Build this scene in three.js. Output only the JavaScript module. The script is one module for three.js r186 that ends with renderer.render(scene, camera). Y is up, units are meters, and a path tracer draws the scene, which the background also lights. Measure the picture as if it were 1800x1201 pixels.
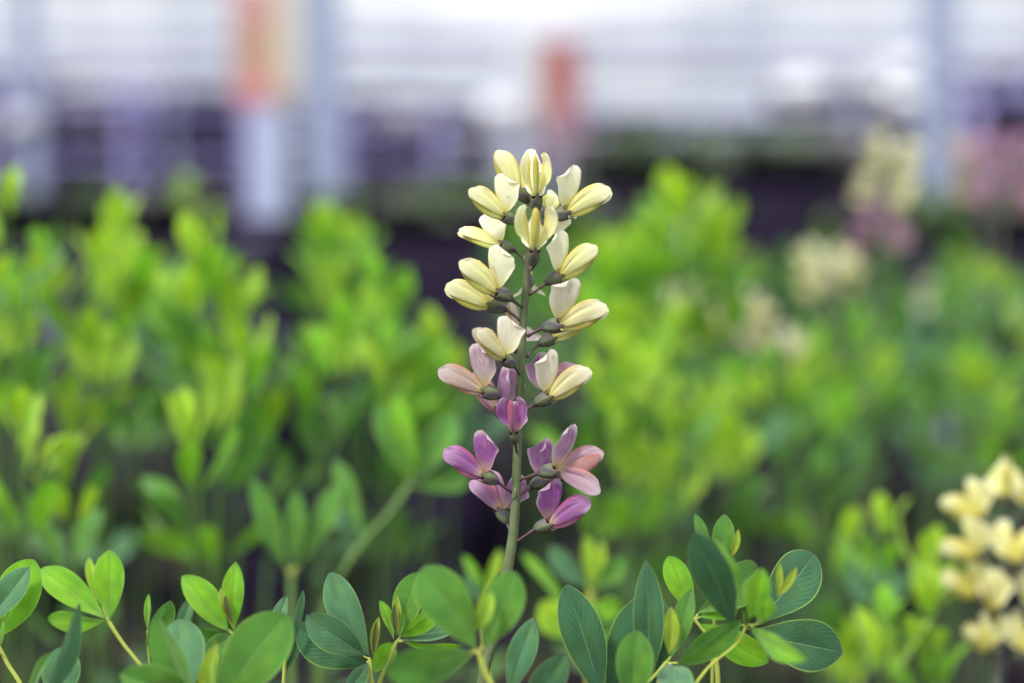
import * as THREE from 'three';
import { mergeGeometries } from 'three/addons/utils/BufferGeometryUtils.js';
import { RoundedBoxGeometry } from 'three/addons/geometries/RoundedBoxGeometry.js';

// ---------------------------------------------------------------- camera, sky, sun, exposure
const scene = new THREE.Scene();
const FOCUS = 0.58, EYE = 0.92, PITCH = -6.4 * Math.PI / 180, HALF = 0.2174;   // HALF = tan of half the vertical view
const camera = new THREE.PerspectiveCamera(2 * Math.atan(HALF) * 180 / Math.PI, 1800 / 1201, 0.05, 300);
camera.position.set(0, EYE, 0);
camera.rotation.set(PITCH, 0, 0);
camera.updateMatrixWorld(true);
camera.focus = FOCUS;
camera.userData.fStop = camera.getFocalLength() / 19.5;      // an entrance pupil of 19.5 mm

const EXPOSURE = 2.6;
const renderer = new THREE.WebGLRenderer({ antialias: true });
renderer.toneMapping = THREE.LinearToneMapping;
renderer.toneMappingExposure = EXPOSURE;
renderer.shadowMap.enabled = true;

// an even, bright overcast sky
{
  const w = 128, h = 64, d = new Float32Array(w * h * 4);
  for (let j = 0; j < h; j++) for (let i = 0; i < w; i++) {
    const el = ((j + 0.5) / h - 0.5) * Math.PI, s = Math.max(0, Math.sin(el)), k = (j * w + i) * 4;
    const L = 0.39 + 0.47 * s;
    d[k] = L * 0.97; d[k + 1] = L * 0.985; d[k + 2] = L * 1.05; d[k + 3] = 1;
  }
  const sky = new THREE.DataTexture(d, w, h, THREE.RGBAFormat, THREE.FloatType);
  sky.mapping = THREE.EquirectangularReflectionMapping; sky.magFilter = THREE.LinearFilter; sky.needsUpdate = true;
  scene.background = sky; scene.environment = sky;
}
const sun = new THREE.DirectionalLight(new THREE.Color(1, 0.97, 0.93), 1.5);
sun.position.set(-2.3, 5.2, 1.3); sun.target.position.set(0, 0.7, -1.2);
sun.castShadow = true; sun.shadow.radius = 20; sun.shadow.mapSize.set(2048, 2048);
Object.assign(sun.shadow.camera, { left: -12, right: 12, top: 12, bottom: -12, near: 0.1, far: 40 });
scene.add(sun, sun.target);

// ---------------------------------------------------------------- helpers
let seed = 7;
const rnd = () => { seed = (seed * 1664525 + 1013904223) >>> 0; return seed / 4294967296; };
const rr = (a, b) => a + (b - a) * rnd();
const hash = (x, y) => { const s = Math.sin(x * 127.1 + y * 311.7) * 43758.5453; return s - Math.floor(s); };
const smooth = (t) => t * t * (3 - 2 * t);
const clamp = (x, a = 0, b = 1) => Math.min(b, Math.max(a, x));
const sstep = (a, b, x) => smooth(clamp((x - a) / (b - a)));
function noise(x, y) {
  const i = Math.floor(x), j = Math.floor(y), u = smooth(x - i), v = smooth(y - j);
  return (hash(i, j) * (1 - u) + hash(i + 1, j) * u) * (1 - v) + (hash(i, j + 1) * (1 - u) + hash(i + 1, j + 1) * u) * v;
}
const V = (x, y, z) => new THREE.Vector3(x, y, z);
const R = V(1, 0, 0), U = V(0, Math.cos(PITCH), Math.sin(PITCH)), F = V(0, Math.sin(PITCH), -Math.cos(PITCH));
const PX = HALF / 600.5;                                       // photograph pixel, per metre of depth
const S = PX * FOCUS;                                          // one photograph pixel in the plane of focus, metres
const at = (px, py, dep) => V(0, EYE, 0).addScaledVector(F, dep).addScaledVector(R, (px - 900) * PX * dep).addScaledVector(U, (600.5 - py) * PX * dep);
const rowOf = (p) => { const d = p.clone().sub(V(0, EYE, 0)); return 600.5 - d.dot(U) / (PX * d.dot(F)); };   // row of the photograph in which a point stands
const mix3 = (a, b, t) => [a[0] + (b[0] - a[0]) * t, a[1] + (b[1] - a[1]) * t, a[2] + (b[2] - a[2]) * t];

const taken = {};
function numbered(n) { const k = taken[n] = (taken[n] ?? -1) + 1; return k ? `${n}_${String(k).padStart(3, '0')}` : n; }
function tag(o, label, category, group, kind) {
  Object.assign(o.userData, { label, category });
  if (group) o.userData.group = group;
  if (kind) { o.userData.kind = kind; if (kind === 'structure') delete o.userData.category; }
  return o;
}
function thing(name, label, category, pos, group) {
  const g = new THREE.Group(); g.name = numbered(name);
  if (pos) g.position.copy(pos);
  scene.add(g); return tag(g, label, category, group);
}
function part(parent, name, geo, mat) {
  const m = new THREE.Mesh(geo, mat); m.name = name; m.castShadow = m.receiveShadow = true; parent.add(m); return m;
}
function single(name, geo, mat, label, category, group, kind) {
  const m = part(scene, numbered(name), geo, mat); return tag(m, label, category, group, kind);
}
const std = (rgb, roughness = 0.8, extra = {}) => new THREE.MeshStandardMaterial({ color: new THREE.Color().setRGB(...rgb), roughness, side: THREE.DoubleSide, ...extra });
const matte = (rgb) => new THREE.MeshPhysicalMaterial({ color: new THREE.Color().setRGB(...rgb), roughness: 1, specularIntensity: 0.12, side: THREE.DoubleSide });
const sheet = (rgb, transmission, extra = {}) => new THREE.MeshPhysicalMaterial({ color: new THREE.Color().setRGB(...rgb), roughness: 1, transmission, thickness: 0, side: THREE.DoubleSide, ...extra });
const box = (w, h, d, x = 0, y = 0, z = 0) => new THREE.BoxGeometry(w, h, d).translate(x, y, z);
const rbox = (w, h, d, r, x = 0, y = 0, z = 0) => new RoundedBoxGeometry(w, h, d, 2, r).translate(x, y, z);

function grid(nu, nv, fn, col) {                                // a sheet from fn(u, v) -> [x, y, z], colours from col(u, v)
  const p = [], c = [], uv = [], id = [];
  for (let j = 0; j <= nv; j++) for (let i = 0; i <= nu; i++) {
    const u = i / nu, v = j / nv; p.push(...fn(u, v)); uv.push(u, v); if (col) c.push(...col(u, v));
  }
  for (let j = 0; j < nv; j++) for (let i = 0; i < nu; i++) { const a = j * (nu + 1) + i, b = a + 1, d = a + nu + 1, e = d + 1; id.push(a, b, e, a, e, d); }
  const g = new THREE.BufferGeometry();
  g.setAttribute('position', new THREE.Float32BufferAttribute(p, 3)); g.setAttribute('uv', new THREE.Float32BufferAttribute(uv, 2));
  if (col) g.setAttribute('color', new THREE.Float32BufferAttribute(c, 3));
  g.setIndex(id); g.computeVertexNormals(); return g;
}
function tube(points, radii, nLen = 24, nR = 10, col) {         // a tapered round stem through points
  const cv = new THREE.CatmullRomCurve3(points, false, 'centripetal'), fr = cv.computeFrenetFrames(nLen, false), q = V();
  return grid(nR, nLen, (u, v) => {
    const i = Math.round(v * nLen), a = u * 2 * Math.PI;
    const f = v * (radii.length - 1), k = Math.min(radii.length - 2, Math.floor(f)), r = radii[k] + (radii[k + 1] - radii[k]) * (f - k);
    cv.getPoint(v, q); q.addScaledVector(fr.normals[i], Math.cos(a) * r).addScaledVector(fr.binormals[i], Math.sin(a) * r);
    return q.toArray();
  }, col);
}

// ---------------------------------------------------------------- leaf materials: midrib, veins, pale rim, fine mottling
function leafTexture(base, rib, rim, s) {
  const w = 256, h = 512, d = new Uint8Array(w * h * 4), C = new THREE.Color();
  for (let j = 0; j < h; j++) for (let i = 0; i < w; i++) {
    const u = (i + 0.5) / w, v = (j + 0.5) / h, x = Math.abs(u - 0.5) * 2, k = (j * w + i) * 4;
    const m = 0.74 + 0.36 * noise(u * 5 + s, v * 10) + 0.14 * noise(u * 40, v * 90 + s) + 0.1 * noise(u * 110, v * 220);
    let c = base.map((b) => b * m);
    const yel = noise(u * 3 + s * 2, v * 4 + 5); c = mix3(c, [c[0] * 1.3, c[1] * 1.08, c[2] * 0.8], sstep(0.45, 0.9, yel));
    const ph = (v - x * 0.3) * 15 + 0.7 * noise(u * 4, v * 6 + s), vein = Math.max(0, 1 - Math.abs(ph - Math.round(ph)) * 11);
    c = mix3(c, rib, 0.22 * vein * sstep(1, 0.8, x));
    const ph2 = (v + x * 0.6) * 34 + noise(u * 8, v * 8), v2 = Math.max(0, 1 - Math.abs(ph2 - Math.round(ph2)) * 6);
    c = mix3(c, rib, 0.08 * v2);
    c = mix3(c, rib, 0.9 * sstep(0.06 * (1.2 - v), 0.0, x));
    c = mix3(c, rim, 0.65 * Math.max(sstep(0.92, 0.975, x), sstep(0.98, 0.995, v)));
    C.setRGB(...c.map((q) => clamp(q))).convertLinearToSRGB();
    d[k] = C.r * 255; d[k + 1] = C.g * 255; d[k + 2] = C.b * 255; d[k + 3] = 255;
  }
  const t = new THREE.DataTexture(d, w, h); t.colorSpace = THREE.SRGBColorSpace; t.magFilter = THREE.LinearFilter; t.needsUpdate = true; return t;
}
const bumpTex = (() => {
  const w = 256, h = 512, d = new Uint8Array(w * h * 4);
  for (let j = 0; j < h; j++) for (let i = 0; i < w; i++) {
    const u = (i + 0.5) / w, v = (j + 0.5) / h, x = Math.abs(u - 0.5) * 2, k = (j * w + i) * 4;
    const ph = (v - x * 0.3) * 15 + 0.7 * noise(u * 4, v * 6), vein = Math.max(0, 1 - Math.abs(ph - Math.round(ph)) * 8);
    const b = 150 - 60 * vein - 110 * sstep(0.07, 0, x) + 30 * noise(u * 60, v * 120);
    d[k] = d[k + 1] = d[k + 2] = clamp(b, 0, 255); d[k + 3] = 255;
  }
  const t = new THREE.DataTexture(d, w, h); t.magFilter = THREE.LinearFilter; t.needsUpdate = true; return t;
})();
const leafMat = (base, rib, rim, s, tr) => sheet([1, 1, 1], tr, { map: leafTexture(base, rib, rim, s), bumpMap: bumpTex, bumpScale: 0.0006, specularIntensity: 0.6, clearcoat: 0.12, clearcoatRoughness: 0.5 });
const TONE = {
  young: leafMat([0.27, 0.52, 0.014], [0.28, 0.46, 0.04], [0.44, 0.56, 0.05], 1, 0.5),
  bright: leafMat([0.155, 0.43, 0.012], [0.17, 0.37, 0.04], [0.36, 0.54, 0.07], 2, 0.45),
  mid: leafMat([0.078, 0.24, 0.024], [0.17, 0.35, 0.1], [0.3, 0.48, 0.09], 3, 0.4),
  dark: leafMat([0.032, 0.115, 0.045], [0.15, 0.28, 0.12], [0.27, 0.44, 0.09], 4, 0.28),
  grey: leafMat([0.075, 0.205, 0.085], [0.17, 0.32, 0.16], [0.26, 0.42, 0.13], 5, 0.33),
  bud: leafMat([0.32, 0.45, 0.006], [0.3, 0.34, 0.01], [0.42, 0.5, 0.02], 6, 0.5),
  olive: leafMat([0.1, 0.12, 0.008], [0.16, 0.16, 0.02], [0.3, 0.34, 0.02], 7, 0.3),
};
const stemGreen = std([0.12, 0.22, 0.05], 0.7), stemYellow = std([0.34, 0.4, 0.06], 0.7), stemPale = std([0.22, 0.36, 0.12], 0.75);
const potMat = matte([0.012, 0.009, 0.018]), soilMat = matte([0.03, 0.02, 0.017]), stemShade = matte([0.075, 0.14, 0.04]);  // background stems get a darker green, with shade put into the colour

// ---------------------------------------------------------------- setting: ground
{
  const w = 512, d = new Uint8Array(w * w * 4), C = new THREE.Color();
  for (let j = 0; j < w; j++) for (let i = 0; i < w; i++) {
    const k = (j * w + i) * 4, n = 0.5 * noise(i / 40, j / 40) + 0.3 * noise(i / 9, j / 9) + 0.4 * hash(i, j);
    C.setRGB(0.009 + 0.014 * n, 0.007 + 0.011 * n, 0.011 + 0.014 * n).convertLinearToSRGB();
    d[k] = C.r * 255; d[k + 1] = C.g * 255; d[k + 2] = C.b * 255; d[k + 3] = 255;
  }
  const t = new THREE.DataTexture(d, w, w); t.colorSpace = THREE.SRGBColorSpace; t.wrapS = t.wrapT = THREE.MirroredRepeatWrapping; t.repeat.set(120, 120); t.magFilter = THREE.LinearFilter; t.needsUpdate = true;
  const g = new THREE.PlaneGeometry(240, 240).rotateX(-Math.PI / 2);
  const m = part(scene, 'ground', g, new THREE.MeshPhysicalMaterial({ map: t, roughness: 1, specularIntensity: 0.08 }));
  m.userData = { kind: 'structure', label: 'dark woven ground cover between the plants' };
}

// ---------------------------------------------------------------- setting: two gabled greenhouses that meet in a valley
const clad = sheet([0.66, 0.7, 0.73], 0.12), cladGrey = sheet([0.56, 0.6, 0.65], 0.12), steel = std([0.42, 0.46, 0.62], 0.5, { metalness: 0.2 });
const backCloth = std([0.55, 0.53, 0.62], 0.95), paleRail = std([0.6, 0.6, 0.8], 0.6), roofMat = std([0.7, 0.72, 0.78], 0.8);
function greenhouse(x0, x1, hem, label) {
  const z = -18, eave = 2.45, ridge = eave + (x1 - x0) / 2 * 0.167, mid = (x0 + x1) / 2, deep = 14;
  const roofAt = (x) => ridge - Math.abs(x - mid) * 0.167;
  const g = thing('greenhouse', label, 'greenhouse', V(mid, 0, z));
  const n = Math.round((x1 - x0) / 0.92), w = (x1 - x0) / n;
  for (let i = 0; i < n; i++) {                                  // cladding sheets of the gable end, each down to its hem
    const a = x0 + i * w + 0.012, b = a + w - 0.024, y = hem((a + b) / 2);
    const s = new THREE.Shape([new THREE.Vector2(a - mid, y), new THREE.Vector2(b - mid, y), new THREE.Vector2(b - mid, roofAt(b) - 0.02), new THREE.Vector2(a - mid, roofAt(a) - 0.02)]);
    part(g, 'wall_panel', new THREE.ShapeGeometry(s), i % 4 === 2 ? cladGrey : clad);
    part(g, 'hem_rail', new THREE.CylinderGeometry(0.03, 0.03, w * 0.98, 8).rotateZ(Math.PI / 2).translate((a + b) / 2 - mid, y - 0.03, 0.02), steel);
  }
  for (let i = 0; i <= n; i += 2) part(g, 'post', box(0.09, roofAt(x0 + i * w) - 0.06, 0.09, clamp(x0 + i * w, x0 + 0.05, x1 - 0.05) - mid, (roofAt(x0 + i * w) - 0.06) / 2, -0.07), steel);
  for (const y of [2.05, 2.36]) part(g, 'rail', box(x1 - x0 - 0.1, 0.05, 0.04, 0, y, 0.04), paleRail);
  for (const y of [1.0, 1.28, 1.52]) part(g, 'rail', box(x1 - x0 - 0.1, 0.045, 0.03, 0, y, 0.02), paleRail);
  for (const s of [-1, 1]) for (let k = 0; k < 4; k++) {
    const half = (x1 - x0) / 2, len = Math.hypot(half, half * 0.167);
    const p = part(g, 'roof_panel', new THREE.PlaneGeometry(len, deep / 4 - 0.02).rotateX(-Math.PI / 2), roofMat);
    p.position.set(s * half / 2, (eave + ridge) / 2, -(k + 0.5) * deep / 4); p.rotation.z = -s * Math.atan(0.167);
  }
  part(g, 'back_curtain', box(x1 - x0 - 0.1, eave, 0.03, 0, eave / 2, -deep + 0.05), backCloth);
  for (const s of [-1, 1]) part(g, 'side_wall', box(0.02, eave - 0.02, deep - 0.1, s * ((x1 - x0) / 2 - 0.02), eave / 2, -deep / 2), roofMat);
  return g;
}
const yAt = (py, D) => EYE + (290 - py) * PX * D;                // height of a row of the photograph at distance D
greenhouse(-9.6, -0.06, (x) => { const p = 900 + x / (PX * 18); return yAt(124 + 45 * clamp(p / 800), 18); }, 'white panelled greenhouse behind the orange sign, open below');
greenhouse(0.06, 9.6, (x) => { const p = 900 + x / (PX * 18); return yAt(p < 1395 ? 178 + 25 * clamp((p - 950) / 400) : p < 1560 ? 140 : 112, 18); }, 'white panelled greenhouse to the right of the red sign');

// ---------------------------------------------------------------- posts of the shade house close by
function shadePost(px, dep, w, label) {
  const p = at(px, 300, dep), g = thing('steel_post', label, 'post', V(p.x, 0, p.z), 'grey steel posts');
  part(g, 'shaft', rbox(w, 3.2, w, 0.008, 0, 1.6, 0), std([0.28, 0.33, 0.47], 0.55, { metalness: 0.15 }));
  part(g, 'base_plate', rbox(w * 2.2, 0.02, w * 2.2, 0.004, 0, 0.01, 0), steel);
}
shadePost(570, 5.0, 0.104, 'pale steel post right of the orange sign');
shadePost(1645, 5.2, 0.096, 'pale steel post behind the right-hand pale yellow flowers');
shadePost(58, 9, 0.1, 'thin lavender post at the left edge');

// ---------------------------------------------------------------- signs on stakes
function sign(px, py0, py1, wpx, dep, label, blocks, poleTo) {
  const u = PX * dep, a = at(px, py0, dep), b = at(px, py1, dep), hgt = a.y - b.y;
  const g = thing('sign_board', label, 'sign', V(b.x, 0, b.z));
  part(g, 'board', rbox(wpx * u, hgt, 0.02, 0.005, 0, b.y + hgt / 2, 0), std([0.4, 0.36, 0.33], 0.7));
  for (const [x0, x1, y0, y1, c] of blocks)
    part(g, 'printed_panel', box((x1 - x0) * wpx * u, (y1 - y0) * hgt, 0.004, ((x0 + x1) / 2 - 0.5) * wpx * u, b.y + (y0 + y1) / 2 * hgt, 0.0125), std(c, 0.6));
  part(g, 'stake', box(poleTo * u, b.y, 0.03, 0, b.y / 2, -0.012), std([0.4, 0.46, 0.62], 0.6));
}
sign(470, -30, 185, 118, 6, 'tall orange and cream sign board on a pale stake', [[0.02, 0.6, 0.02, 0.2, [0.6, 0.2, 0.2]], [0.02, 0.6, 0.2, 0.72, [0.42, 0.24, 0.16]], [0.02, 0.6, 0.72, 0.98, [0.5, 0.24, 0.25]], [0.6, 0.98, 0.12, 0.98, [0.52, 0.48, 0.39]]], 62);
sign(978, 68, 232, 84, 6.6, 'narrow red sign board with a cream edge above the flower spike', [[0.24, 0.98, 0.02, 0.98, [0.34, 0.1, 0.1]], [0.02, 0.24, 0.02, 0.98, [0.5, 0.46, 0.39]]], 26);

// ---------------------------------------------------------------- white hanging bowls
function bowl(px, py, dep, rpx, label, rgb = [0.85, 0.87, 0.9]) {
  const r = rpx * PX * dep, p = at(px, py, dep), g = thing('hanging_bowl', label, 'hanging bowl', p, 'white hanging bowls');
  const prof = []; for (let k = 0; k <= 10; k++) { const a = -Math.PI / 2 + k / 10 * (Math.PI / 2 + 0.45); prof.push(new THREE.Vector2(Math.max(0.001, Math.cos(a) * r), Math.sin(a) * r)); }
  for (let k = 10; k >= 0; k--) { const a = -Math.PI / 2 + k / 10 * (Math.PI / 2 + 0.45); prof.push(new THREE.Vector2(Math.max(0.0005, Math.cos(a) * r * 0.94), Math.sin(a) * r * 0.94)); }
  part(g, 'bowl', new THREE.LatheGeometry(prof, 24), new THREE.MeshPhysicalMaterial({ color: new THREE.Color().setRGB(...rgb), roughness: 0.3, clearcoat: 1, clearcoatRoughness: 0.08, side: THREE.DoubleSide }));
  const up = Math.max(0.5, 2.6 - p.y);
  for (let k = 0; k < 3; k++) { const a = k * 2.094; part(g, 'wire', tube([V(Math.cos(a) * r * 0.9, r * 0.4, Math.sin(a) * r * 0.9), V(0, up * 0.6, 0), V(0, up, 0)], [0.004, 0.004], 6, 5), steel); }
}
bowl(882, 192, 9, 40, 'round white hanging bowl left of the red sign');
bowl(1412, 152, 9, 42, 'round white hanging bowl high up right of centre');
bowl(1600, 118, 9, 40, 'upper white hanging bowl of the pair beside the right post');
bowl(1596, 172, 8.4, 36, 'lower white hanging bowl of the pair beside the right post');
bowl(1728, 205, 8, 34, 'greyish hanging bowl right of the right post', [0.5, 0.52, 0.58]);
bowl(40, 212, 8, 30, 'greyish hanging bowl at the left edge', [0.62, 0.64, 0.66]);
bowl(1322, 285, 7, 32, 'grey green bowl low above the far bed', [0.45, 0.52, 0.48]);
bowl(720, 205, 9, 36, 'dull lavender hanging bowl between post and spike', [0.42, 0.4, 0.5]);

// ---------------------------------------------------------------- metal plant racks with purple-leaved plants
const clumpGeo = (() => {
  const l = []; for (let k = 0; k < 26; k++) {
    const a = rr(0, 6.28), e = rr(0.1, 1.3), s = rr(0.05, 0.085);
    l.push(grid(4, 4, (u, v) => { const t = v, wd = s * Math.sin(Math.PI * (0.06 + 0.9 * t)) * (u - 0.5); const q = V(wd, t * s * 2.1, Math.abs(u - 0.5) * s * 0.3 - t * t * s * 0.5); q.applyAxisAngle(R, e - 0.2).applyAxisAngle(V(0, 1, 0), a); return q.toArray(); }));
  }
  return mergeGeometries(l);
})();
const purpleLeaf = sheet([0.09, 0.045, 0.15], 0.2), purpleLeaf2 = sheet([0.16, 0.1, 0.22], 0.2), rackSteel = std([0.32, 0.3, 0.58], 0.5);
const smallPot = new THREE.LatheGeometry([[0.001, 0], [0.05, 0], [0.065, 0.1], [0.07, 0.1], [0.07, 0.115], [0.06, 0.115], [0.055, 0.1], [0.001, 0.095]].map((p) => new THREE.Vector2(...p)), 14);
function rack(px, dep, wpx, topPy, label) {
  const u = PX * dep, w = wpx * u, h = yAt(topPy, dep), p = at(px, 300, dep), g = thing('plant_rack', label, 'rack', V(p.x, 0, p.z), 'metal plant racks');
  for (const sx of [-1, 1]) for (const sz of [-1, 1]) part(g, 'post', box(0.05, h, 0.05, sx * w / 2, h / 2, sz * 0.25), rackSteel);
  const ys = [0.2, 0.58, 0.96, h - 0.12];
  for (const y of ys) {
    part(g, 'shelf', box(w - 0.06, 0.035, 0.5, 0, y, 0), rackSteel);
    if (y > h - 0.2) continue;
    for (let k = 0; k < 4; k++) {
      const t = thing('purple_plant', 'small dark purple plant on a metal rack', 'plant', V(p.x + (k - 1.5) * w * 0.235, y + 0.0185, p.z + rr(-0.08, 0.12)), 'purple plants on the racks');
      part(t, 'pot', smallPot, potMat);
      const m = part(t, 'foliage', clumpGeo, k % 2 ? purpleLeaf : purpleLeaf2); m.position.y = 0.09; m.rotation.y = rr(0, 6); m.scale.setScalar(1.15);
    }
  }
  for (const s of [-1, 1]) part(g, 'brace', tube([V(-s * w / 2, h * 0.5, -0.28), V(s * w / 2, h * 0.9, -0.28)], [0.012, 0.012], 2, 6), rackSteel);
}
rack(115, 10, 250, 150, 'metal plant rack farthest left under the white panels');
rack(345, 10.5, 200, 165, 'metal plant rack left of the orange sign stake');
rack(690, 11, 170, 195, 'metal plant rack between steel post and flower spike');
rack(1760, 8, 150, 130, 'dark plant rack at the right edge');

// ---------------------------------------------------------------- long benches
function bench(px0, px1, dep, topPy, label) {
  const a = at(px0, 300, dep), b = at(px1, 300, dep), w = b.x - a.x, h = yAt(topPy, dep), g = thing('nursery_bench', label, 'bench', V((a.x + b.x) / 2, 0, a.z), 'black nursery benches');
  part(g, 'bench_top', rbox(w, 0.04, 0.7, 0.006, 0, h - 0.02, 0), matte([0.04, 0.034, 0.052]));
  part(g, 'front_rail', box(w - 0.04, 0.05, 0.02, 0, h - 0.07, 0.33), matte([0.04, 0.034, 0.052]));
  for (const s of [-1, 1]) for (const z of [-0.28, 0.28]) part(g, 'leg', box(0.05, h - 0.045, 0.05, s * (w / 2 - 0.06), (h - 0.045) / 2, z), matte([0.04, 0.034, 0.052]));
  return h;
}
const benches = [
  [-60, 640, 4.2, 425, 'long black bench behind the left-hand leafy plants'],
  [655, 1010, 4.0, 440, 'long black bench directly behind the flower spike'],
  [1030, 1500, 4.4, 338, 'long black bench right of the flower spike'],
  [1520, 1880, 4.6, 440, 'long black bench at the far right behind the post'],
];
for (const b of benches) bench(...b);

// ---------------------------------------------------------------- stacks of black plastic crates
const crateMat = matte([0.022, 0.016, 0.036]);
function crateStack(px, dep, w, h, n, where) {
  const p = at(px, 300, dep);
  for (let k = 0; k < n; k++) {
    const pos = k === n - 1 ? 'topmost' : k === 0 ? 'lowest' : ['second', 'third', 'fourth'][k - 1] + ' from the ground';
    const g = thing('plastic_crate', `black plastic crate ${where}, ${pos}`, 'crate', V(p.x + rr(-0.006, 0.006), k * (h + 0.002), p.z), 'stacked black crates');
    g.rotation.y = rr(-0.05, 0.05);
    part(g, 'floor', box(w - 0.01, 0.012, 0.28, 0, 0.006, 0), crateMat);
    for (const s of [-1, 1]) { part(g, 'side', box(0.012, h - 0.012, 0.28, s * (w / 2 - 0.006), h / 2 + 0.006, 0), crateMat); part(g, 'side', box(w - 0.026, h * 0.62, 0.012, 0, h * 0.31 + 0.012, s * 0.133), crateMat); part(g, 'rim', rbox(w + 0.012, 0.024, 0.018, 0.005, 0, h - 0.012, s * 0.145), crateMat); }
  }
}
crateStack(432, 3.3, 0.17, 0.2, 4, 'in the stack before the pale sign stake');
crateStack(540, 3.35, 0.1, 0.185, 4, 'in the narrow stack before the steel post');
crateStack(745, 3.3, 0.2, 0.185, 4, 'in the stack just left of the flower spike');
crateStack(1345, 3.3, 0.19, 0.215, 4, 'in the stack right of the bright plant');

// ---------------------------------------------------------------- leaves and leafy plants
function leafGeo(W, fold, bow, sharp = 0.6, wav = 0, nu = 10, nv = 14, base = 0.75, sd = 0) {   // unit length along y, sheet normal z
  base += 0.42; W *= 0.86; sharp = sharp * 0.8 + 0.26; const pk = base / (base + sharp), norm = Math.pow(pk, base) * Math.pow(1 - pk, sharp);
  return grid(nu, nv, (u, v) => {
    const t = 0.5 - 0.5 * Math.cos(Math.PI * v) * (0.92 + 0.08 * Math.abs(Math.cos(Math.PI * v)));
    const x = (u - 0.5) * W * Math.pow(Math.max(t, 1e-6), base) * Math.pow(Math.max(1 - t, 0), sharp) / norm;
    const e = Math.abs(u - 0.5) * 2;
    return [x + 0.02 * Math.sin(t * 3 + sd), t, fold * Math.abs(x) * (1 - 0.35 * e) + bow * 4 * t * (1 - t) + wav * e * Math.sin(t * 9 + sd * 2 + (u > 0.5 ? 1.3 : 0))];
  });
}
const LG = [leafGeo(0.42, 0.5, 0.06, 0.6, 0.012), leafGeo(0.48, 0.3, -0.07, 0.55, 0.016, 10, 14, 0.75, 2), leafGeo(0.38, 0.8, 0.1, 0.7, 0.01, 10, 14, 0.75, 4), leafGeo(0.45, 0.4, -0.12, 0.5, 0.014, 10, 14, 0.7, 5)];
const BUDGEO = leafGeo(0.26, 1.6, 0.04, 0.8, 0, 6, 8);
function placeLeaf(parent, name, geo, mat, base, dir, face, len, wide = 1) {   // base, dir, face in the parent's axes
  const y = dir.clone().normalize(), z = face.clone().addScaledVector(y, -face.dot(y)).normalize(), x = y.clone().cross(z);
  const m = part(parent, name, geo, mat);
  m.quaternion.setFromRotationMatrix(new THREE.Matrix4().makeBasis(x, y, z)); m.position.copy(base); m.scale.set(len * wide, len, len); return m;
}
const potGeo = new THREE.LatheGeometry([[0.001, 0], [0.085, 0], [0.105, 0.2], [0.112, 0.2], [0.112, 0.225], [0.103, 0.225], [0.1, 0.2], [0.001, 0.195]].map((p) => new THREE.Vector2(...p)), 20);
const soilGeo = new THREE.CircleGeometry(0.1, 18).rotateX(-Math.PI / 2).translate(0, 0.2, 0);
function potInto(g) { const p = part(g, 'pot', potGeo, potMat); part(p, 'soil', soilGeo, soilMat); }

// A plant of upright stems with leaves in threes. tops: where the stem tips stand in the picture, [px, py, depth]
function leafyPlant(label, tops, o = {}) {
  const { leaf = 0.046, gap = 0.047, tones = ['bright', 'mid', 'mid', 'grey'], group, low = 0.55, dense = 1, spread = 1, pot = true, bare = 660, name = 'leafy_plant' } = o, foot_ = bare + rr(-70, 50);
  const pts = tops.map(([x, y, d]) => at(x, y + leaf * 0.5 / (PX * d), d)), c = pts.reduce((a, p) => a.add(p), V(0, 0, 0)).divideScalar(pts.length); c.y = 0;
  const g = thing(name, label, 'plant', c, group);
  if (pot) potInto(g);
  for (const p of pts) {
    const top = p.clone().sub(c), foot = V(clamp(top.x * 0.35, -0.07, 0.07), 0.19, clamp(top.z * 0.35, -0.07, 0.07));
    const cv = new THREE.CatmullRomCurve3([foot, foot.clone().lerp(top, 0.5).add(V(rr(-0.015, 0.015), 0, rr(-0.015, 0.015))), top]);
    part(g, 'stem', tube(cv.getPoints(6), [0.0022, 0.002, 0.0013], 10, 6), stemShade);
    const len = cv.getLength(); let turn = rr(0, 6);
    for (let s = 0, k = 0; s < len * (1 - low); s += gap * (k < 2 ? 0.55 : 1), k++) {
      const q = cv.getPointAt(1 - s / len);
      if (k > 2 && rnd() < clamp((rowOf(q.clone().add(c)) - foot_) / 190, 0, 0.86)) continue;   // older stems have lost leaves
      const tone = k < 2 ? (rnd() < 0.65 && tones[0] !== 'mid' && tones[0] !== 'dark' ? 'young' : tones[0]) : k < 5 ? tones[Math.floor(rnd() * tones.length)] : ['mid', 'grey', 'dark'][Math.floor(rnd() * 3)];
      turn += 2.4; const n = k === 0 ? 3 : 3 * dense;
      const out = k < 1 ? 0.38 : clamp(0.5 + k * 0.12, 0, 1.15) * spread, arm = k < 1 ? 0.004 : 0.012;
      for (let i = 0; i < n; i++) {
        const a = turn + (i < 3 ? (i - 1) * (k ? 0.85 : 2.1) : Math.PI + (i - 4) * 0.85), el = Math.PI / 2 - out * rr(0.75, 1.2);
        const d = V(Math.cos(a) * Math.cos(el), Math.sin(el), Math.sin(a) * Math.cos(el));
        const face = V(-Math.cos(a) * Math.sin(el), Math.cos(el) + 0.15, -Math.sin(a) * Math.sin(el)).add(V(rr(-0.3, 0.3), rr(-0.2, 0.2), rr(-0.3, 0.3)));
        const L = leaf * (k < 1 ? 0.75 : k < 2 ? 0.9 : 1) * rr(0.8, 1.2);
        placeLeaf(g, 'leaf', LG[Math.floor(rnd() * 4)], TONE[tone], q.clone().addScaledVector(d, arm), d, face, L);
      }
    }
  }
  return g;
}

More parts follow.
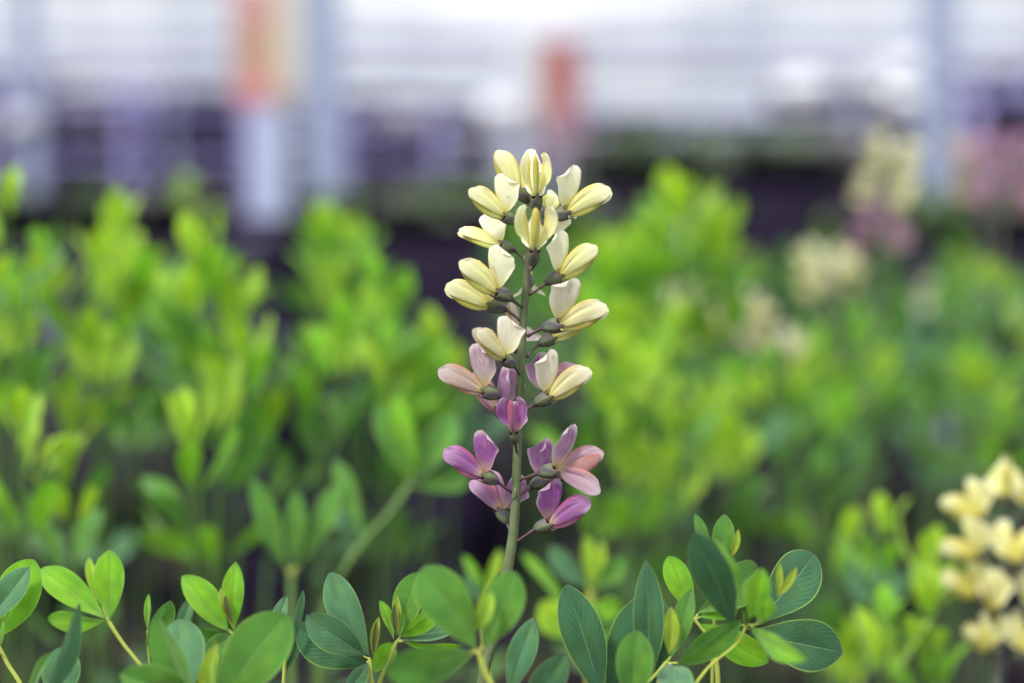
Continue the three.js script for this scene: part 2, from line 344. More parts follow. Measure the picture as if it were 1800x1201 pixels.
// plants nearest behind the spike, left to right
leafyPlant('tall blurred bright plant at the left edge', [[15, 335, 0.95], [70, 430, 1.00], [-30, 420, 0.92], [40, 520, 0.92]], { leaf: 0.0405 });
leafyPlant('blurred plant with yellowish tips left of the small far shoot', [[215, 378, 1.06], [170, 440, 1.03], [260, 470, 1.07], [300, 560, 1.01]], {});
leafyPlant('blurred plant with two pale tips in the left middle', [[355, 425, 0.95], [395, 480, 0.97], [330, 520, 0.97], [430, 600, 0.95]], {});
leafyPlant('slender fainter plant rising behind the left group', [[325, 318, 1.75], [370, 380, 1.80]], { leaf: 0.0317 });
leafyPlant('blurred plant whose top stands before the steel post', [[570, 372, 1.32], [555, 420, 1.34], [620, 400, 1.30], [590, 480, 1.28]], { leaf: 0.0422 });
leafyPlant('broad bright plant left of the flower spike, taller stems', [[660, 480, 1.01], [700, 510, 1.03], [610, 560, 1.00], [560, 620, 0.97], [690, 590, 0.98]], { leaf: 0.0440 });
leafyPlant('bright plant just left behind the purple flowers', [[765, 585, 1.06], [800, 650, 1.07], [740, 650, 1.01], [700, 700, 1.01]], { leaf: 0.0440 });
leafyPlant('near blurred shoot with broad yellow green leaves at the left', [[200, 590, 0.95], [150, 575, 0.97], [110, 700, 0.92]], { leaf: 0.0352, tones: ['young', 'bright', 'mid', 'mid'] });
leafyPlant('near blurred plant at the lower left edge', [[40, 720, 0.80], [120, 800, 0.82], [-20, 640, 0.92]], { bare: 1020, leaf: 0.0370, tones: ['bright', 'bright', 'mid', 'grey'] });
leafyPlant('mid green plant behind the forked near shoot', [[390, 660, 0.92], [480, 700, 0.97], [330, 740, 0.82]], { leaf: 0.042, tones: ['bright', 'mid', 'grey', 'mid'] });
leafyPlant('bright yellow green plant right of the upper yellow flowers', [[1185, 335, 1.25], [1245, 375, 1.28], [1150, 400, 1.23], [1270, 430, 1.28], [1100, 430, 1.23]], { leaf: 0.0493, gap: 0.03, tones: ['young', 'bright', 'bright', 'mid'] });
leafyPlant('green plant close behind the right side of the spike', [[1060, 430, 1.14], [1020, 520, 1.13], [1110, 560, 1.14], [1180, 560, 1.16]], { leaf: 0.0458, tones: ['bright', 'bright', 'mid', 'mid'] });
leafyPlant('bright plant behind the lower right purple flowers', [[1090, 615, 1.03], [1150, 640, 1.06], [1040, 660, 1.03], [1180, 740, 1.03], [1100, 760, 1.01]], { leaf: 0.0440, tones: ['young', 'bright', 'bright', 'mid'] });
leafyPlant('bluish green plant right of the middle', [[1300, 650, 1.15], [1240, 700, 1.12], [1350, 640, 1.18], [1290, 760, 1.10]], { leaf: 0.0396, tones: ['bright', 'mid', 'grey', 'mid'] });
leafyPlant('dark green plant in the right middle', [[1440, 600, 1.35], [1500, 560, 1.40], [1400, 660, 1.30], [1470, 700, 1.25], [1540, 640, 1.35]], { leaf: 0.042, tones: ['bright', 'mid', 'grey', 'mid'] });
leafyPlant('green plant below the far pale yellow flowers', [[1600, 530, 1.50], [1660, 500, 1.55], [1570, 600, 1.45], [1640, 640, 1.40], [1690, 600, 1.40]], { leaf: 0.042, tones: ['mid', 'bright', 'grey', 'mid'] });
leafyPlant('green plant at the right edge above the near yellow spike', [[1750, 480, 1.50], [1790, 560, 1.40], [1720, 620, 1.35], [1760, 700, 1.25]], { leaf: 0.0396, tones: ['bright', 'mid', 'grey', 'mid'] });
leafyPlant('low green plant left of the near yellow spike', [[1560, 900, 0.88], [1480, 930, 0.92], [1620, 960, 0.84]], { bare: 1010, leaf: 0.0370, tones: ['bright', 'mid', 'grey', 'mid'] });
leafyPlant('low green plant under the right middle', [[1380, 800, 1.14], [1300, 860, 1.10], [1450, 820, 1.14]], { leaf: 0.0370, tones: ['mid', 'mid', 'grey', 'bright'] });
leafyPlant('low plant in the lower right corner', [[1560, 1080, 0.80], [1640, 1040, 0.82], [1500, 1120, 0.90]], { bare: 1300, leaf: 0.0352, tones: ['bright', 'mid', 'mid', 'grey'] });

// rows of further plants, alike and out of focus
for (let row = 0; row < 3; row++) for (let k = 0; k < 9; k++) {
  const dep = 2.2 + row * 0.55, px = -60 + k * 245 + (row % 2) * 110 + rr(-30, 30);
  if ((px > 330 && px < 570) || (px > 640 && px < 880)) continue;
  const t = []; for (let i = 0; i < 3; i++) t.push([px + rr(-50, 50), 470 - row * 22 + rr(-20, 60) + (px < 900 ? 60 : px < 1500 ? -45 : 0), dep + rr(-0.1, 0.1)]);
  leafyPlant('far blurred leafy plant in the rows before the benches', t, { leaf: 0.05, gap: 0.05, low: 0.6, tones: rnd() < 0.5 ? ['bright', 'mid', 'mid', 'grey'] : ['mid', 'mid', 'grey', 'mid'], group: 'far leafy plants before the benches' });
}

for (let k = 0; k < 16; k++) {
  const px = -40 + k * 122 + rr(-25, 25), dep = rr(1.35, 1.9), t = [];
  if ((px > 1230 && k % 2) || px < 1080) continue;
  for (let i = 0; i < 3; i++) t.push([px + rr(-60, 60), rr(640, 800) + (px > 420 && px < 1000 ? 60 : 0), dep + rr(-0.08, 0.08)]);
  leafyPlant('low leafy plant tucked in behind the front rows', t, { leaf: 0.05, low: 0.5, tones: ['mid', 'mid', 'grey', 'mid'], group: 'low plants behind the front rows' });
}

// low plants standing on the benches
const mossGeo = (() => {
  const l = []; for (let k = 0; k < 90; k++) {
    const a = rr(0, 6.28), e = rr(0.1, 1.2), s = rr(0.03, 0.05), r0 = rr(0, 0.05);
    l.push(grid(2, 4, (u, v) => V(s * Math.sin(Math.PI * (0.08 + 0.86 * v)) * (u - 0.5), v * s * 2.4 + 0.1 * hash(k, 3), Math.abs(u - 0.5) * s * 0.4).applyAxisAngle(R, e).add(V(0, 0, r0)).applyAxisAngle(V(0, 1, 0), a).toArray()));
  }
  return mergeGeometries(l);
})();
const benchGreen = [sheet([0.13, 0.2, 0.09], 0.35), sheet([0.14, 0.25, 0.07], 0.35), sheet([0.19, 0.19, 0.17], 0.3)];
benches.forEach(([a, b, dep, topPy], bi) => {
  for (let px = a + 35; px < b - 20; px += 42) for (const dz of [-0.16, 0.16]) {
    if ((bi === 0 && px > 380 && px < 530) || rnd() < 0.3) continue;
    const p = at(px + rr(-8, 8), 300, dep), t = thing('bench_plant', 'small low green plant standing on a black bench', 'plant', V(p.x, yAt(topPy, dep) + 0.0015, p.z + dz), 'low green plants on the benches');
    part(t, 'pot', smallPot, potMat);
    const m = part(t, 'foliage', mossGeo, benchGreen[Math.floor(rnd() * 3)]); m.position.y = 0.06; m.rotation.y = rr(0, 6); m.scale.setScalar(rr(0.45, 1.0) * (bi === 2 ? 0.75 : bi ? 0.7 : 0.55));
  }
});

// ---------------------------------------------------------------- pea flowers
const petalMat = sheet([1, 1, 1], 0.38, { vertexColors: true, specularIntensity: 0.4 });
const calyxMat = std([1, 1, 1], 0.62, { vertexColors: true }), stemMat = std([1, 1, 1], 0.6, { vertexColors: true });
const YEL = { ban: [0.81, 0.81, 0.59], banBase: [0.72, 0.64, 0.16], wing: [0.79, 0.79, 0.38], wingTop: [0.74, 0.58, 0.1], keel: [0.5, 0.52, 0.06], tip: [0.5, 0.3, 0.05] };
const PUR = { ban: [0.31, 0.11, 0.32], banBase: [0.55, 0.37, 0.22], wing: [0.36, 0.15, 0.34], wingTop: [0.5, 0.12, 0.22], keel: [0.5, 0.16, 0.26], tip: [0.35, 0.05, 0.08] };
const LEM = { ban: [0.82, 0.8, 0.36], banBase: [0.72, 0.62, 0.1], wing: [0.8, 0.76, 0.2], wingTop: [0.74, 0.6, 0.06], keel: [0.6, 0.56, 0.06], tip: [0.6, 0.42, 0.05] };
let paleYellow = YEL;
const tint = (n, k) => mix3(paleYellow[n], PUR[n], k);
const M0 = [33, 3], M1 = [73, 25], M2 = [84, 59];
const bez = (t) => [0, 1].map((i) => (1 - t) * (1 - t) * M0[i] + 2 * t * (1 - t) * M1[i] + t * t * M2[i]);
function bannerGeo(k, o, sd) {
  const { phi = 0.43, bw = 1 } = o;
  return grid(26, 20, (uu, v) => {
    const u = uu * 2 - 1, a = Math.abs(u), s = Math.sign(u), m = bez(v), m2 = bez(Math.min(1, v + 0.02)), m1 = bez(Math.max(0, v - 0.02));
    let dx = m2[0] - m1[0], dy = m2[1] - m1[1]; const l = Math.hypot(dx, dy); dx /= l; dy /= l;
    const w = bw * 55 * Math.pow(Math.sin(Math.PI * clamp(0.03 + 0.87 * Math.pow(v, 0.95))), 0.5) * (1 - 0.05 * Math.sin(v * 11 + sd));
    const f = phi + 0.3 * a * a, e = w * a, lift = 0.03 * e * a + 11 * Math.pow(Math.sin(Math.PI * Math.min(1, a * 0.98 + 0.01)), 0.7) * sstep(0.45, 1, v) - 7 * a * a * sstep(0.6, 1, v) + 0.5 * Math.sin(a * 20 + v * 4) * v;
    const bx = -dy, by = dx;                                     // back, away from the wings
    const wob = 1.4 * Math.sin(v * 7 + sd + s) * a * a + 2.4 * a * a * (noise(v * 5 + sd, s + 3) - 0.5);
    return [m[0] + bx * e * Math.cos(f) + dx * (lift + wob) + 2 * a, m[1] + by * e * Math.cos(f) + dy * (lift + wob), s * (e * Math.sin(f) + 1.2) + wob];
  }, (uu, v) => {
    const u = uu * 2 - 1, a = Math.abs(u), n = noise(u * 4 + sd, v * 5), vein = Math.max(0, 1 - Math.abs(((a * (0.6 + 0.4 * v) * 9 + n * 0.8) % 1) - 0.5) * 3.4) * sstep(1, 0.5, a);
    let c = tint('ban', k); c = mix3(c, tint('banBase', k), sstep(0.42, 0.02, v + a * 0.25) * 0.9);
    c = mix3(c, tint('banBase', k), sstep(0.16, 0.0, a) * sstep(0.75, 0.3, v) * 0.85 * (1 - k * 0.6));
    c = mix3(c, [0.25, 0.06, 0.3], k * (0.7 * vein + 0.4 * sstep(0.45, 0.85, n)) * sstep(0.15, 0.4, v));
    c = mix3(c, mix3([0.87, 0.86, 0.78], [0.7, 0.56, 0.62], k), sstep(0.82, 1, Math.max(a, v)) * 0.75);
    c = mix3(c, [0.4, 0.25, 0.09], 0.5 * sstep(0.86, 0.97, noise(u * 6 + sd * 3, v * 6)));
    return mix3(c, [c[0] * 0.9, c[1] * 0.91, c[2] * 0.8], noise(u * 9, v * 11 + sd));
  });
}
function wingGeo(k, s, o, sd) {
  const splay = ((s > 0 ? o.splayR : o.splayL) || 0) + 0.07 * Math.sin(sd * 3.1 + s), open = o.open ?? 0;
  return grid(26, 24, (uu, a) => {
    const c = uu * 2 - 1, prof = Math.pow(clamp(a + 0.015), 0.62) * Math.pow(clamp(1.015 - a), 0.32), h = 32 * prof;
    const x = 33 + 88 * a - 5 * (c + 0.2) * (c + 0.2) * a * a, mid = -1 + 9 * a + 5 * Math.sin(Math.PI * a), y = mid + c * h;
    const edge = sstep(0.45, 1, Math.abs(c)), hump = Math.pow(Math.sin(Math.PI * clamp(0.06 + 0.8 * a)), 0.8);
    const bul = 3 - 3.2 * Math.exp(-Math.pow((c - 0.1 - 0.25 * a) / 0.2, 2)) * Math.sin(Math.PI * clamp(a * 1.25)) + (6.5 + 6 * open) * hump * Math.sqrt(Math.max(0, 1 - 0.8 * c * c))
      + open * 6 * a + edge * a * (3.4 * (noise(a * 6 + sd, c * 2) - 0.3) + 2.2 * (c > 0 ? 1 : 0.2)) + 1.2 * Math.sin(a * 8 + sd) * c;
    const dx = x - 33, dy = y, q = splay * (0.5 + 0.5 * sstep(0, 0.3, a));
    const tl = o.tilt || 0, Y = dy * Math.cos(q) - dx * Math.sin(q), Z = bul + Math.abs(splay) * 9 * a, T = mid + h - Y;   // tilt swings the lower edge outwards
    return [33 + dx * Math.cos(q) + dy * Math.sin(q), Y + T * (1 - Math.cos(tl)), s * (Z + T * Math.sin(tl) * sstep(0, 0.4, a))];
  }, (uu, a) => {
    const c = uu * 2 - 1, n = noise(c * 3 + sd, a * 5);
    let col = mix3(tint('wing', k), mix3([0.84, 0.83, 0.62], [0.62, 0.42, 0.6], k), sstep(0.45, 0.95, a) * 0.6);
    col = mix3(col, tint('wingTop', k), sstep(0.55, 0.98, c) * 0.85 * sstep(1.05, 0.6, a));
    col = mix3(col, mix3([0.68, 0.64, 0.12], [0.7, 0.55, 0.28], k), sstep(0.3, 0.0, a) * 0.85);
    const vein = Math.max(0, 1 - Math.abs(((c * 3.2 * (1 - 0.3 * a) + n) % 1 + 1) % 1 - 0.5) * 4);
    return mix3(col, mix3([0.6, 0.56, 0.2], [0.28, 0.06, 0.32], k), (0.24 + 0.4 * k) * vein * sstep(0.1, 0.3, a) * sstep(0.95, 0.6, a) + k * 0.3 * sstep(0.5, 0.8, n));
  });
}
function keelGeo(k, o, sd) {
  return grid(18, 22, (uu, a) => {
    const an = uu * 2 * Math.PI, prof = Math.pow(clamp(a + 0.01), 0.5) * Math.pow(clamp(1.005 - a), 0.42), h = 27 * prof, w = (8 + 2 * (o.open ?? 0)) * (o.keelWide || 1) * prof;
    return [33 + 82 * a, -5 + 5 * a + 8 * a * a - 2 * Math.sin(Math.PI * a) + Math.sin(an) * h * (Math.sin(an) < 0 ? 1.06 : 0.9), Math.cos(an) * w];
  }, (uu, a) => {
    const an = uu * 2 * Math.PI, n = noise(Math.cos(an) * 2 + sd, a * 6);
    let c = mix3(tint('keel', k), tint('wing', k), 0.45 * n + 0.25 * sstep(0.5, 0.0, a));
    c = mix3(c, tint('tip', k), sstep(0.62, 0.95, a + 0.25 * n) * 0.6 * sstep(0.2, 0.95, Math.abs(Math.sin(an))));
    return c;
  });
}
const calyxGeos = [0, 1, 2].map((sd) => {
  const prof = (t) => 2.6 + 11 * Math.pow(Math.sin(Math.PI * clamp(0.02 + 0.58 * t)), 0.85) - 1.2 * t * t;
  const pos = (uu, vv) => {
    const an = uu * 2 * Math.PI, inner = vv > 0.75, t = inner ? (1 - vv) / 0.25 * 0.45 + 0.55 : vv / 0.75;
    const tooth = Math.pow(0.5 + 0.5 * Math.cos(an * 4 + 0.6), 3) * (Math.sin(an) < -0.2 ? 17 : 11);
    const x = t * 31 + sstep(0.72, 1, t) * tooth, r = prof(t) * (inner ? 0.9 : 1) + 0.5 * Math.sin(an * 5 + sd * 2);
    return [x, Math.sin(an) * r * 1.08 - t * t * 1.5, Math.cos(an) * r];
  };
  return grid(32, 24, pos, (uu, vv) => {
    const an = uu * 2 * Math.PI, t = vv / 0.75, n = noise(Math.cos(an) * 2.2 + sd * 5 + 9, Math.sin(an) * 2.2 + t * 3), n2 = noise(uu * 40, t * 30);
    let c = mix3([0.125, 0.165, 0.06], [0.085, 0.1, 0.05], n2);
    c = mix3(c, [0.06, 0.035, 0.085], sstep(0.5, 0.85, n) * 0.75);
    c = mix3(c, [0.055, 0.032, 0.085], sstep(0.34, 0.05, t) * 0.85);
    return mix3(c, [0.11, 0.05, 0.035], sstep(0.8, 1, t) * 0.55);
  });
});
// spike, where the flower joins its stalk (px, py), where the stalk leaves the stem, its direction in the picture (degrees), lean towards the camera, purple share
function flower(spike, o) {
  const { c, a, th, lean = 0, k = 0, size = 1, roll = 0, hint, dep } = o, rad = Math.PI / 180, sd = rr(0, 50), sc = S * size * (o.unit || 1);
  const base = at(c[0], c[1], dep + (o.dz || 0)), fw = R.clone().multiplyScalar(Math.cos(th * rad)).addScaledVector(U, Math.sin(th * rad)).multiplyScalar(Math.cos(lean * rad)).addScaledVector(F, -Math.sin(lean * rad));
  const h = (hint ? R.clone().multiplyScalar(hint[0]).addScaledVector(U, hint[1]).addScaledVector(F, hint[2]) : U.clone());
  const up = h.addScaledVector(fw, -h.dot(fw)).normalize().applyAxisAngle(fw, roll * rad), side = fw.clone().cross(up);
  const q = new THREE.Quaternion().setFromRotationMatrix(new THREE.Matrix4().makeBasis(fw, up, side));
  const g = new THREE.Group(); g.name = 'flower'; g.position.copy(base).sub(spike.position); spike.add(g);
  if (o.label) g.userData.label = o.label;
  const put = (n, geo, mat) => { const m = part(g, n, geo, mat); m.quaternion.copy(q); m.scale.setScalar(sc); return m; };
  if (o.banner !== false) put('banner_petal', bannerGeo(k, o, sd), petalMat);
  put('wing_petal', wingGeo(k, 1, o, sd), petalMat); put('wing_petal', wingGeo(k, -1, o, sd + 3), petalMat);
  put('keel', keelGeo(k, o, sd), petalMat);
  put('calyx', calyxGeos[Math.floor(rnd() * 3)], calyxMat);
  const root = at(a[0], a[1], dep).sub(base), mid = root.clone().multiplyScalar(0.45).addScaledVector(fw, -sc * 5).addScaledVector(U, -sc * 2);
  const pc = [[0.06, 0.03, 0.045], [0.1, 0.06, 0.045]];
  part(g, 'stalk', tube([root, mid, fw.clone().multiplyScalar(sc * 1.5)], [sc * 3.8, sc * 2.6, sc * 2.7, sc * 3.4], 12, 8, (u, v) => mix3(pc[0], pc[1], noise(u * 3, v * 6 + sd))), stemMat);
  const bract = part(g, 'bract', new THREE.SphereGeometry(1, 10, 8), std([0.05, 0.025, 0.045], 0.8)); bract.position.copy(root); bract.scale.set(sc * 4.2, sc * 3.4, sc * 4.2);
  return g;
}

// ---------------------------------------------------------------- the flower spike in focus
{
  const D = FOCUS, top = at(905, 1201, D), spike = thing('flower_spike', 'upright flower spike in sharp focus, yellow flowers above and purple below', 'flower spike', V(top.x - 0.01, 0, top.z));
  const L = (p) => p.clone().sub(spike.position);
  const path = [[944, 330], [939, 392], [930, 440], [925, 500], [919, 580], [914, 680], [910, 780], [907, 860], [902, 940], [890, 1010], [868, 1120], [848, 1200]].map(([x, y]) => L(at(x, y, D)));
  path.push(V(-0.012, 0.5, 0.005), V(0, 0.19, 0));
  const px = S * 0.5;
  const w = [6, 8, 11, 13.5, 14, 14.5, 15, 16.5, 18, 20, 20, 20, 21, 22].map((v) => v * px);
  part(spike, 'stem', tube(path, w, 150, 14, (u, v) => {
    const n = noise(u * 6, v * 90), n2 = noise(u * 2 + 4, v * 22), m = noise(u * 40, v * 400);
    const young = sstep(0.3, 0.1, v);
    let c = mix3([0.135, 0.18, 0.07], [0.085, 0.08, 0.042], young);
    c = mix3(c, [0.1, 0.075, 0.075], young * sstep(0.5, 0.8, n2) * 0.8);
    return c.map((x) => x * 0.72 * (0.8 + 0.3 * n + 0.16 * m));
  }), stemMat);
  const f = (o) => flower(spike, { dep: D, ...o });
  // flowers behind the stem first
  f({ c: [930, 357], a: [942, 372], th: 128, lean: 6, dz: 0.004, size: 0.9 });                                              // top left
  f({ c: [958, 385], a: [943, 392], th: 78, lean: -55, dz: 0.006, size: 0.8, hint: [0.3, 0.2, 0.6] });                        // back, right of the top
  f({ c: [944, 372], a: [941, 388], th: 92, lean: 22, dz: -0.004, size: 0.86, tilt: 0.6, keelWide: 1.3, hint: [0, 0.2, 1], open: 0.8, phi: 0.22, bw: 0.8, label: 'upright pale yellow flower at the top, seen from the front' });
  f({ c: [911, 392], a: [936, 405], th: 152, lean: 14, dz: -0.006, size: 0.86, roll: 4 });
  f({ c: [967, 384], a: [939, 402], th: 22, lean: 4, dz: -0.002, size: 0.97 });
  f({ c: [906, 441], a: [924, 462], th: 163, lean: 8, dz: 0.001, size: 0.88, hint: [0.25, 0.6, 0.75], phi: 0.5 });
  f({ c: [931, 506], a: [926, 512], th: 92, lean: -48, dz: 0.008, size: 0.75, hint: [0, 0.1, 1] });                          // back, mid
  f({ c: [938, 468], a: [930, 470], th: 88, lean: 24, dz: -0.012, size: 0.9, tilt: 0.75, keelWide: 1.7, hint: [0, 0.2, 1], open: 1.0, phi: 0.26, bw: 0.85 });
  f({ c: [958, 499], a: [932, 517], th: 30, lean: 2, dz: 0, size: 0.93 });
  f({ c: [891, 545], a: [914, 563], th: 163, lean: 2, dz: 0.003, size: 0.96, phi: 0.5 });
  f({ c: [901, 527], a: [919, 540], th: 150, lean: 14, dz: -0.006, size: 0.95 });
  f({ c: [952, 577], a: [929, 590], th: 13, lean: 9, dz: -0.005, size: 1.0, bw: 1.18, phi: 0.5, k: 0.12 });
  f({ c: [945, 606], a: [928, 626], th: 27, lean: -8, dz: 0.006, size: 0.9, banner: false });
  f({ c: [910, 622], a: [914, 640], th: 101, lean: -24, dz: 0.01, size: 0.86, k: 0.45, hint: [0.3, 0.2, 0.8] });
  f({ c: [905, 645], a: [913, 658], th: 140, lean: 28, dz: -0.008, size: 0.86, k: 0.17, roll: 8, open: 0.3 });
  f({ c: [880, 698], a: [905, 716], th: 158, lean: 6, dz: -0.004, size: 0.98, k: 0.55, bw: 1.05, label: 'pale lilac flower, highest purple one on the left' });
  f({ c: [897, 742], a: [908, 752], th: 132, lean: -12, dz: 0.006, size: 0.95, k: 0.8, hint: [0.5, 0.6, -0.2] });
  f({ c: [938, 709], a: [913, 728], th: 40, lean: -14, dz: 0.01, size: 0.88, k: 0.8, phi: 0.4 });
  f({ c: [938, 712], a: [913, 726], th: 30, lean: 6, dz: -0.002, size: 0.97, k: 0.17 });
  f({ c: [906, 781], a: [909, 795], th: 97, lean: 24, dz: -0.009, size: 0.72, k: 1, hint: [0.15, 0.1, 1], tilt: 0.8, keelWide: 1.6, open: 1, phi: 0.3, bw: 0.85, label: 'purple flower seen from the front against the stem' });
  f({ c: [877, 849], a: [901, 866], th: 152, lean: 8, dz: -0.004, size: 0.93, k: 1 });
  f({ c: [892, 922], a: [898, 937], th: 116, lean: -16, dz: 0.004, size: 0.86, k: 0.9, hint: [0.8, 0.3, -0.3], splayL: 0.5 });
  f({ c: [931, 857], a: [912, 872], th: 28, lean: -16, dz: 0.008, size: 0.88, k: 0.9, phi: 0.4 });
  f({ c: [945, 832], a: [913, 843], th: 12, lean: 12, dz: -0.006, size: 1.0, k: 0.75, splayR: 0.75, bw: 0.95, phi: 0.8, label: 'wide open purple flower with a drooping petal on the right' });
  f({ c: [938, 932], a: [902, 955], th: 24, lean: 10, dz: -0.003, size: 0.94, k: 1 });
}

// ---------------------------------------------------------------- further flower spikes, out of focus
function farSpike(label, path, dep, n, k, size, o = {}) {
  const pts = path.map(([x, y]) => at(x, y, dep)), foot = pts[pts.length - 1].clone(); foot.y = 0;
  const g = thing('flower_spike', label, 'flower spike', foot, o.group);
  potInto(g);
  const all = [...pts.map((p) => p.clone().sub(foot)), V(0, 0.19, 0)];
  part(g, 'stem', tube(all, [0.0008, 0.0016, 0.002, 0.003], 40, 8, () => [0.12, 0.14, 0.09]), stemMat);
  const cv = new THREE.CatmullRomCurve3(path.map(([x, y]) => V(x, y, 0)));
  for (let i = 0; i < n; i++) {
    const t = (i + 0.5) / n * (o.until ?? 0.75), p = cv.getPointAt(t), sgn = i % 2 ? 1 : -1, tu = rr(0.3, 1), u = FOCUS / dep;
    const kk = typeof k === 'function' ? k(t) : k, off = (6 + 46 * rnd()) * u;
    flower(g, { dep, unit: dep / FOCUS * u, c: [p.x + sgn * off, p.y - 4 * u], a: [p.x, p.y + 10 * u], th: sgn > 0 ? rr(15, 35) : rr(145, 165), lean: rr(-40, 45), k: kk, size: size * rr(0.9, 1.05), dz: rr(-0.01, 0.01) });
  }
  return g;
}
{
  paleYellow = LEM;
  const g = farSpike('near blurred pale yellow flower spike at the lower right edge', [[1775, 850], [1772, 930], [1768, 1010], [1762, 1100], [1752, 1200]], 0.78, 0, 0, 1);
  for (const [x, y, th, lean, dz] of [[1768, 885, 95, 20, -0.01], [1745, 905, 160, 10, 0], [1740, 968, 165, 20, -0.008], [1762, 990, 60, 35, -0.01], [1795, 900, 60, 10, 0.004], [1735, 1045, 150, 15, 0], [1750, 1075, 120, 40, -0.01], [1785, 1065, 30, 10, 0], [1752, 1140, 140, 30, -0.006], [1780, 1150, 50, 20, 0], [1790, 985, 20, 0, 0.005]])
    flower(g, { dep: 0.78, unit: 1, c: [x, y + 14], a: [1770 - (y - 850) * 0.05, y + 29], th, lean, size: 1.15, dz });
  paleYellow = YEL;
}
farSpike('pale yellow flower spike left of the right steel post', [[1568, 262], [1562, 310], [1550, 380], [1540, 470]], 1.6, 20, (t) => t > 0.55 ? 0.8 : 0, 1.05, { until: 0.9 });
farSpike('pink and magenta flower spike right of the right steel post', [[1775, 262], [1765, 320], [1755, 420]], 1.6, 14, 0.85, 1.3, { until: 0.75 });
farSpike('pink flower spike half out of the right edge', [[1712, 275], [1720, 340], [1725, 430]], 1.65, 9, 0.5, 1.3, { until: 0.6 });
farSpike('pale yellow flowers in a round cluster above the right middle', [[1450, 462], [1458, 510], [1455, 580]], 1.6, 11, 0, 1.15, { until: 0.6 });
farSpike('pale yellow spike above the bluish green plant', [[1300, 535], [1296, 590], [1290, 660]], 1.4, 9, 0, 1.05, { until: 0.75 });
farSpike('lone pale yellow flowers low in the right middle', [[1372, 605], [1370, 640], [1368, 700]], 1.4, 4, 0, 1.05, { until: 0.35 });
farSpike('faint pale flowers right of the bright yellow green plant', [[1185, 505], [1190, 540], [1192, 620]], 1.9, 4, 0, 0.9, { until: 0.5 });
farSpike('faint yellow flowers near the foot of the right steel post', [[1650, 505], [1652, 545], [1655, 640]], 2.1, 4, 0, 0.9, { until: 0.5 });
farSpike('magenta flowers beneath the red sign', [[1000, 205], [990, 250], [985, 330]], 4.2, 9, 0.8, 2.2, { until: 0.8 });

// ---------------------------------------------------------------- leafy shoots in front, around the foot of the spike
// leaves: [base x, y, tip x, y, width px, tone, options]
function shoot(label, dep, stem, leaves, o = {}) {
  const d0 = FOCUS + dep, hub = at(stem[0][0], stem[0][1], d0), foot = V(hub.x + rr(-0.02, 0.02), 0, hub.z + rr(-0.01, 0.01));
  const g = thing('leafy_shoot', label, 'leafy shoot', foot);
  const L = (p) => p.clone().sub(foot);
  const pts = stem.map(([x, y]) => L(at(x, y, d0))); const lastP = pts[pts.length - 1];
  pts.push(V(lastP.x * 0.5, Math.max(0.3, lastP.y - 0.25), lastP.z * 0.5), V(0, 0.0, 0));
  const sw = (o.w || 9) * PX * d0 * 0.5;
  part(g, 'stem', tube(pts, [sw * 0.8, sw, sw * 1.1, sw * 1.2], 40, 9), o.mat || stemYellow);
  leaves.forEach(([bx, by, tx, ty, w, tone, q = {}], i) => {
    const { z0 = 0, z1 = 0, roll = 0, fold = 0.8, bow = 0.05, sharp = 0.6, b = 0.75 } = q;
    const B = L(at(bx, by, d0 + z0)), T = L(at(tx, ty, d0 + z1)), dir = T.clone().sub(B), len = dir.length();
    const y = dir.clone().normalize(), face = F.clone().negate(); face.addScaledVector(y, -face.dot(y)).normalize().applyAxisAngle(y, roll);
    const geo = leafGeo(w * PX * d0 / len, fold, bow, sharp, 0.016, 14, 22, b, i * 1.7 + bx);
    placeLeaf(g, q.bud ? 'bud' : 'leaf', geo, TONE[tone], B, dir, face, len);
    if (!q.bud) {                                               // the short leaf stalk from the hub
      const hubL = L(hub); if (hubL.distanceTo(B) > 0.0015 && hubL.distanceTo(B) < 0.03) part(g, 'leaf_stalk', tube([hubL, hubL.clone().lerp(B, 0.5), B.clone().addScaledVector(y, len * 0.03)], [sw * 0.5, sw * 0.4], 4, 6), stemYellow);
    }
  });
  return g;
}
const bud = (z = 0) => ({ bud: 1, fold: 1.5, sharp: 0.8, z0: z, z1: z });
shoot('large rounded leaf half out of the left edge', 0.0, [[-8, 1125], [12, 1165], [45, 1230]], [
  [-6, 1122, 58, 984, 92, 'bright', { fold: 0.15, b: 0.6, sharp: 0.5 }], [-22, 1105, 50, 996, 62, 'grey', { z0: -0.006, z1: -0.006, fold: 0.5, roll: -0.2 }], [-10, 1150, 4, 1085, 26, 'bright', { z1: -0.01 }]]);
shoot('three bright yellow green leaves on a slanting stalk at the left', 0.02, [[190, 1092], [215, 1130], [250, 1175], [300, 1260]], [
  [190, 1090, 196, 967, 64, 'bright', { fold: 0.2, b: 0.7, sharp: 0.55 }], [187, 1090, 70, 1000, 62, 'bright', { z1: 0.01, fold: 0.3, roll: 0.3 }], [184, 1090, 86, 1092, 50, 'bright', { z1: 0.012, roll: -0.3, fold: 0.25 }],
  [180, 1070, 157, 980, 24, 'young', { z0: 0.012, z1: 0.018, fold: 0.8 }], [184, 1060, 175, 978, 14, 'young', bud(0.014)]]);
shoot('folded grey green leaves in the lower left corner', -0.03, [[75, 1240], [80, 1290]], [
  [70, 1240, 143, 1060, 42, 'grey', { roll: 0.7, fold: 0.9, sharp: 0.85, z1: -0.01 }], [95, 1245, 122, 1135, 80, 'grey', { z1: 0.012, z0: 0.01, fold: 0.2 }], [50, 1245, 92, 1146, 26, 'mid', { roll: -0.5, z1: -0.015 }]]);
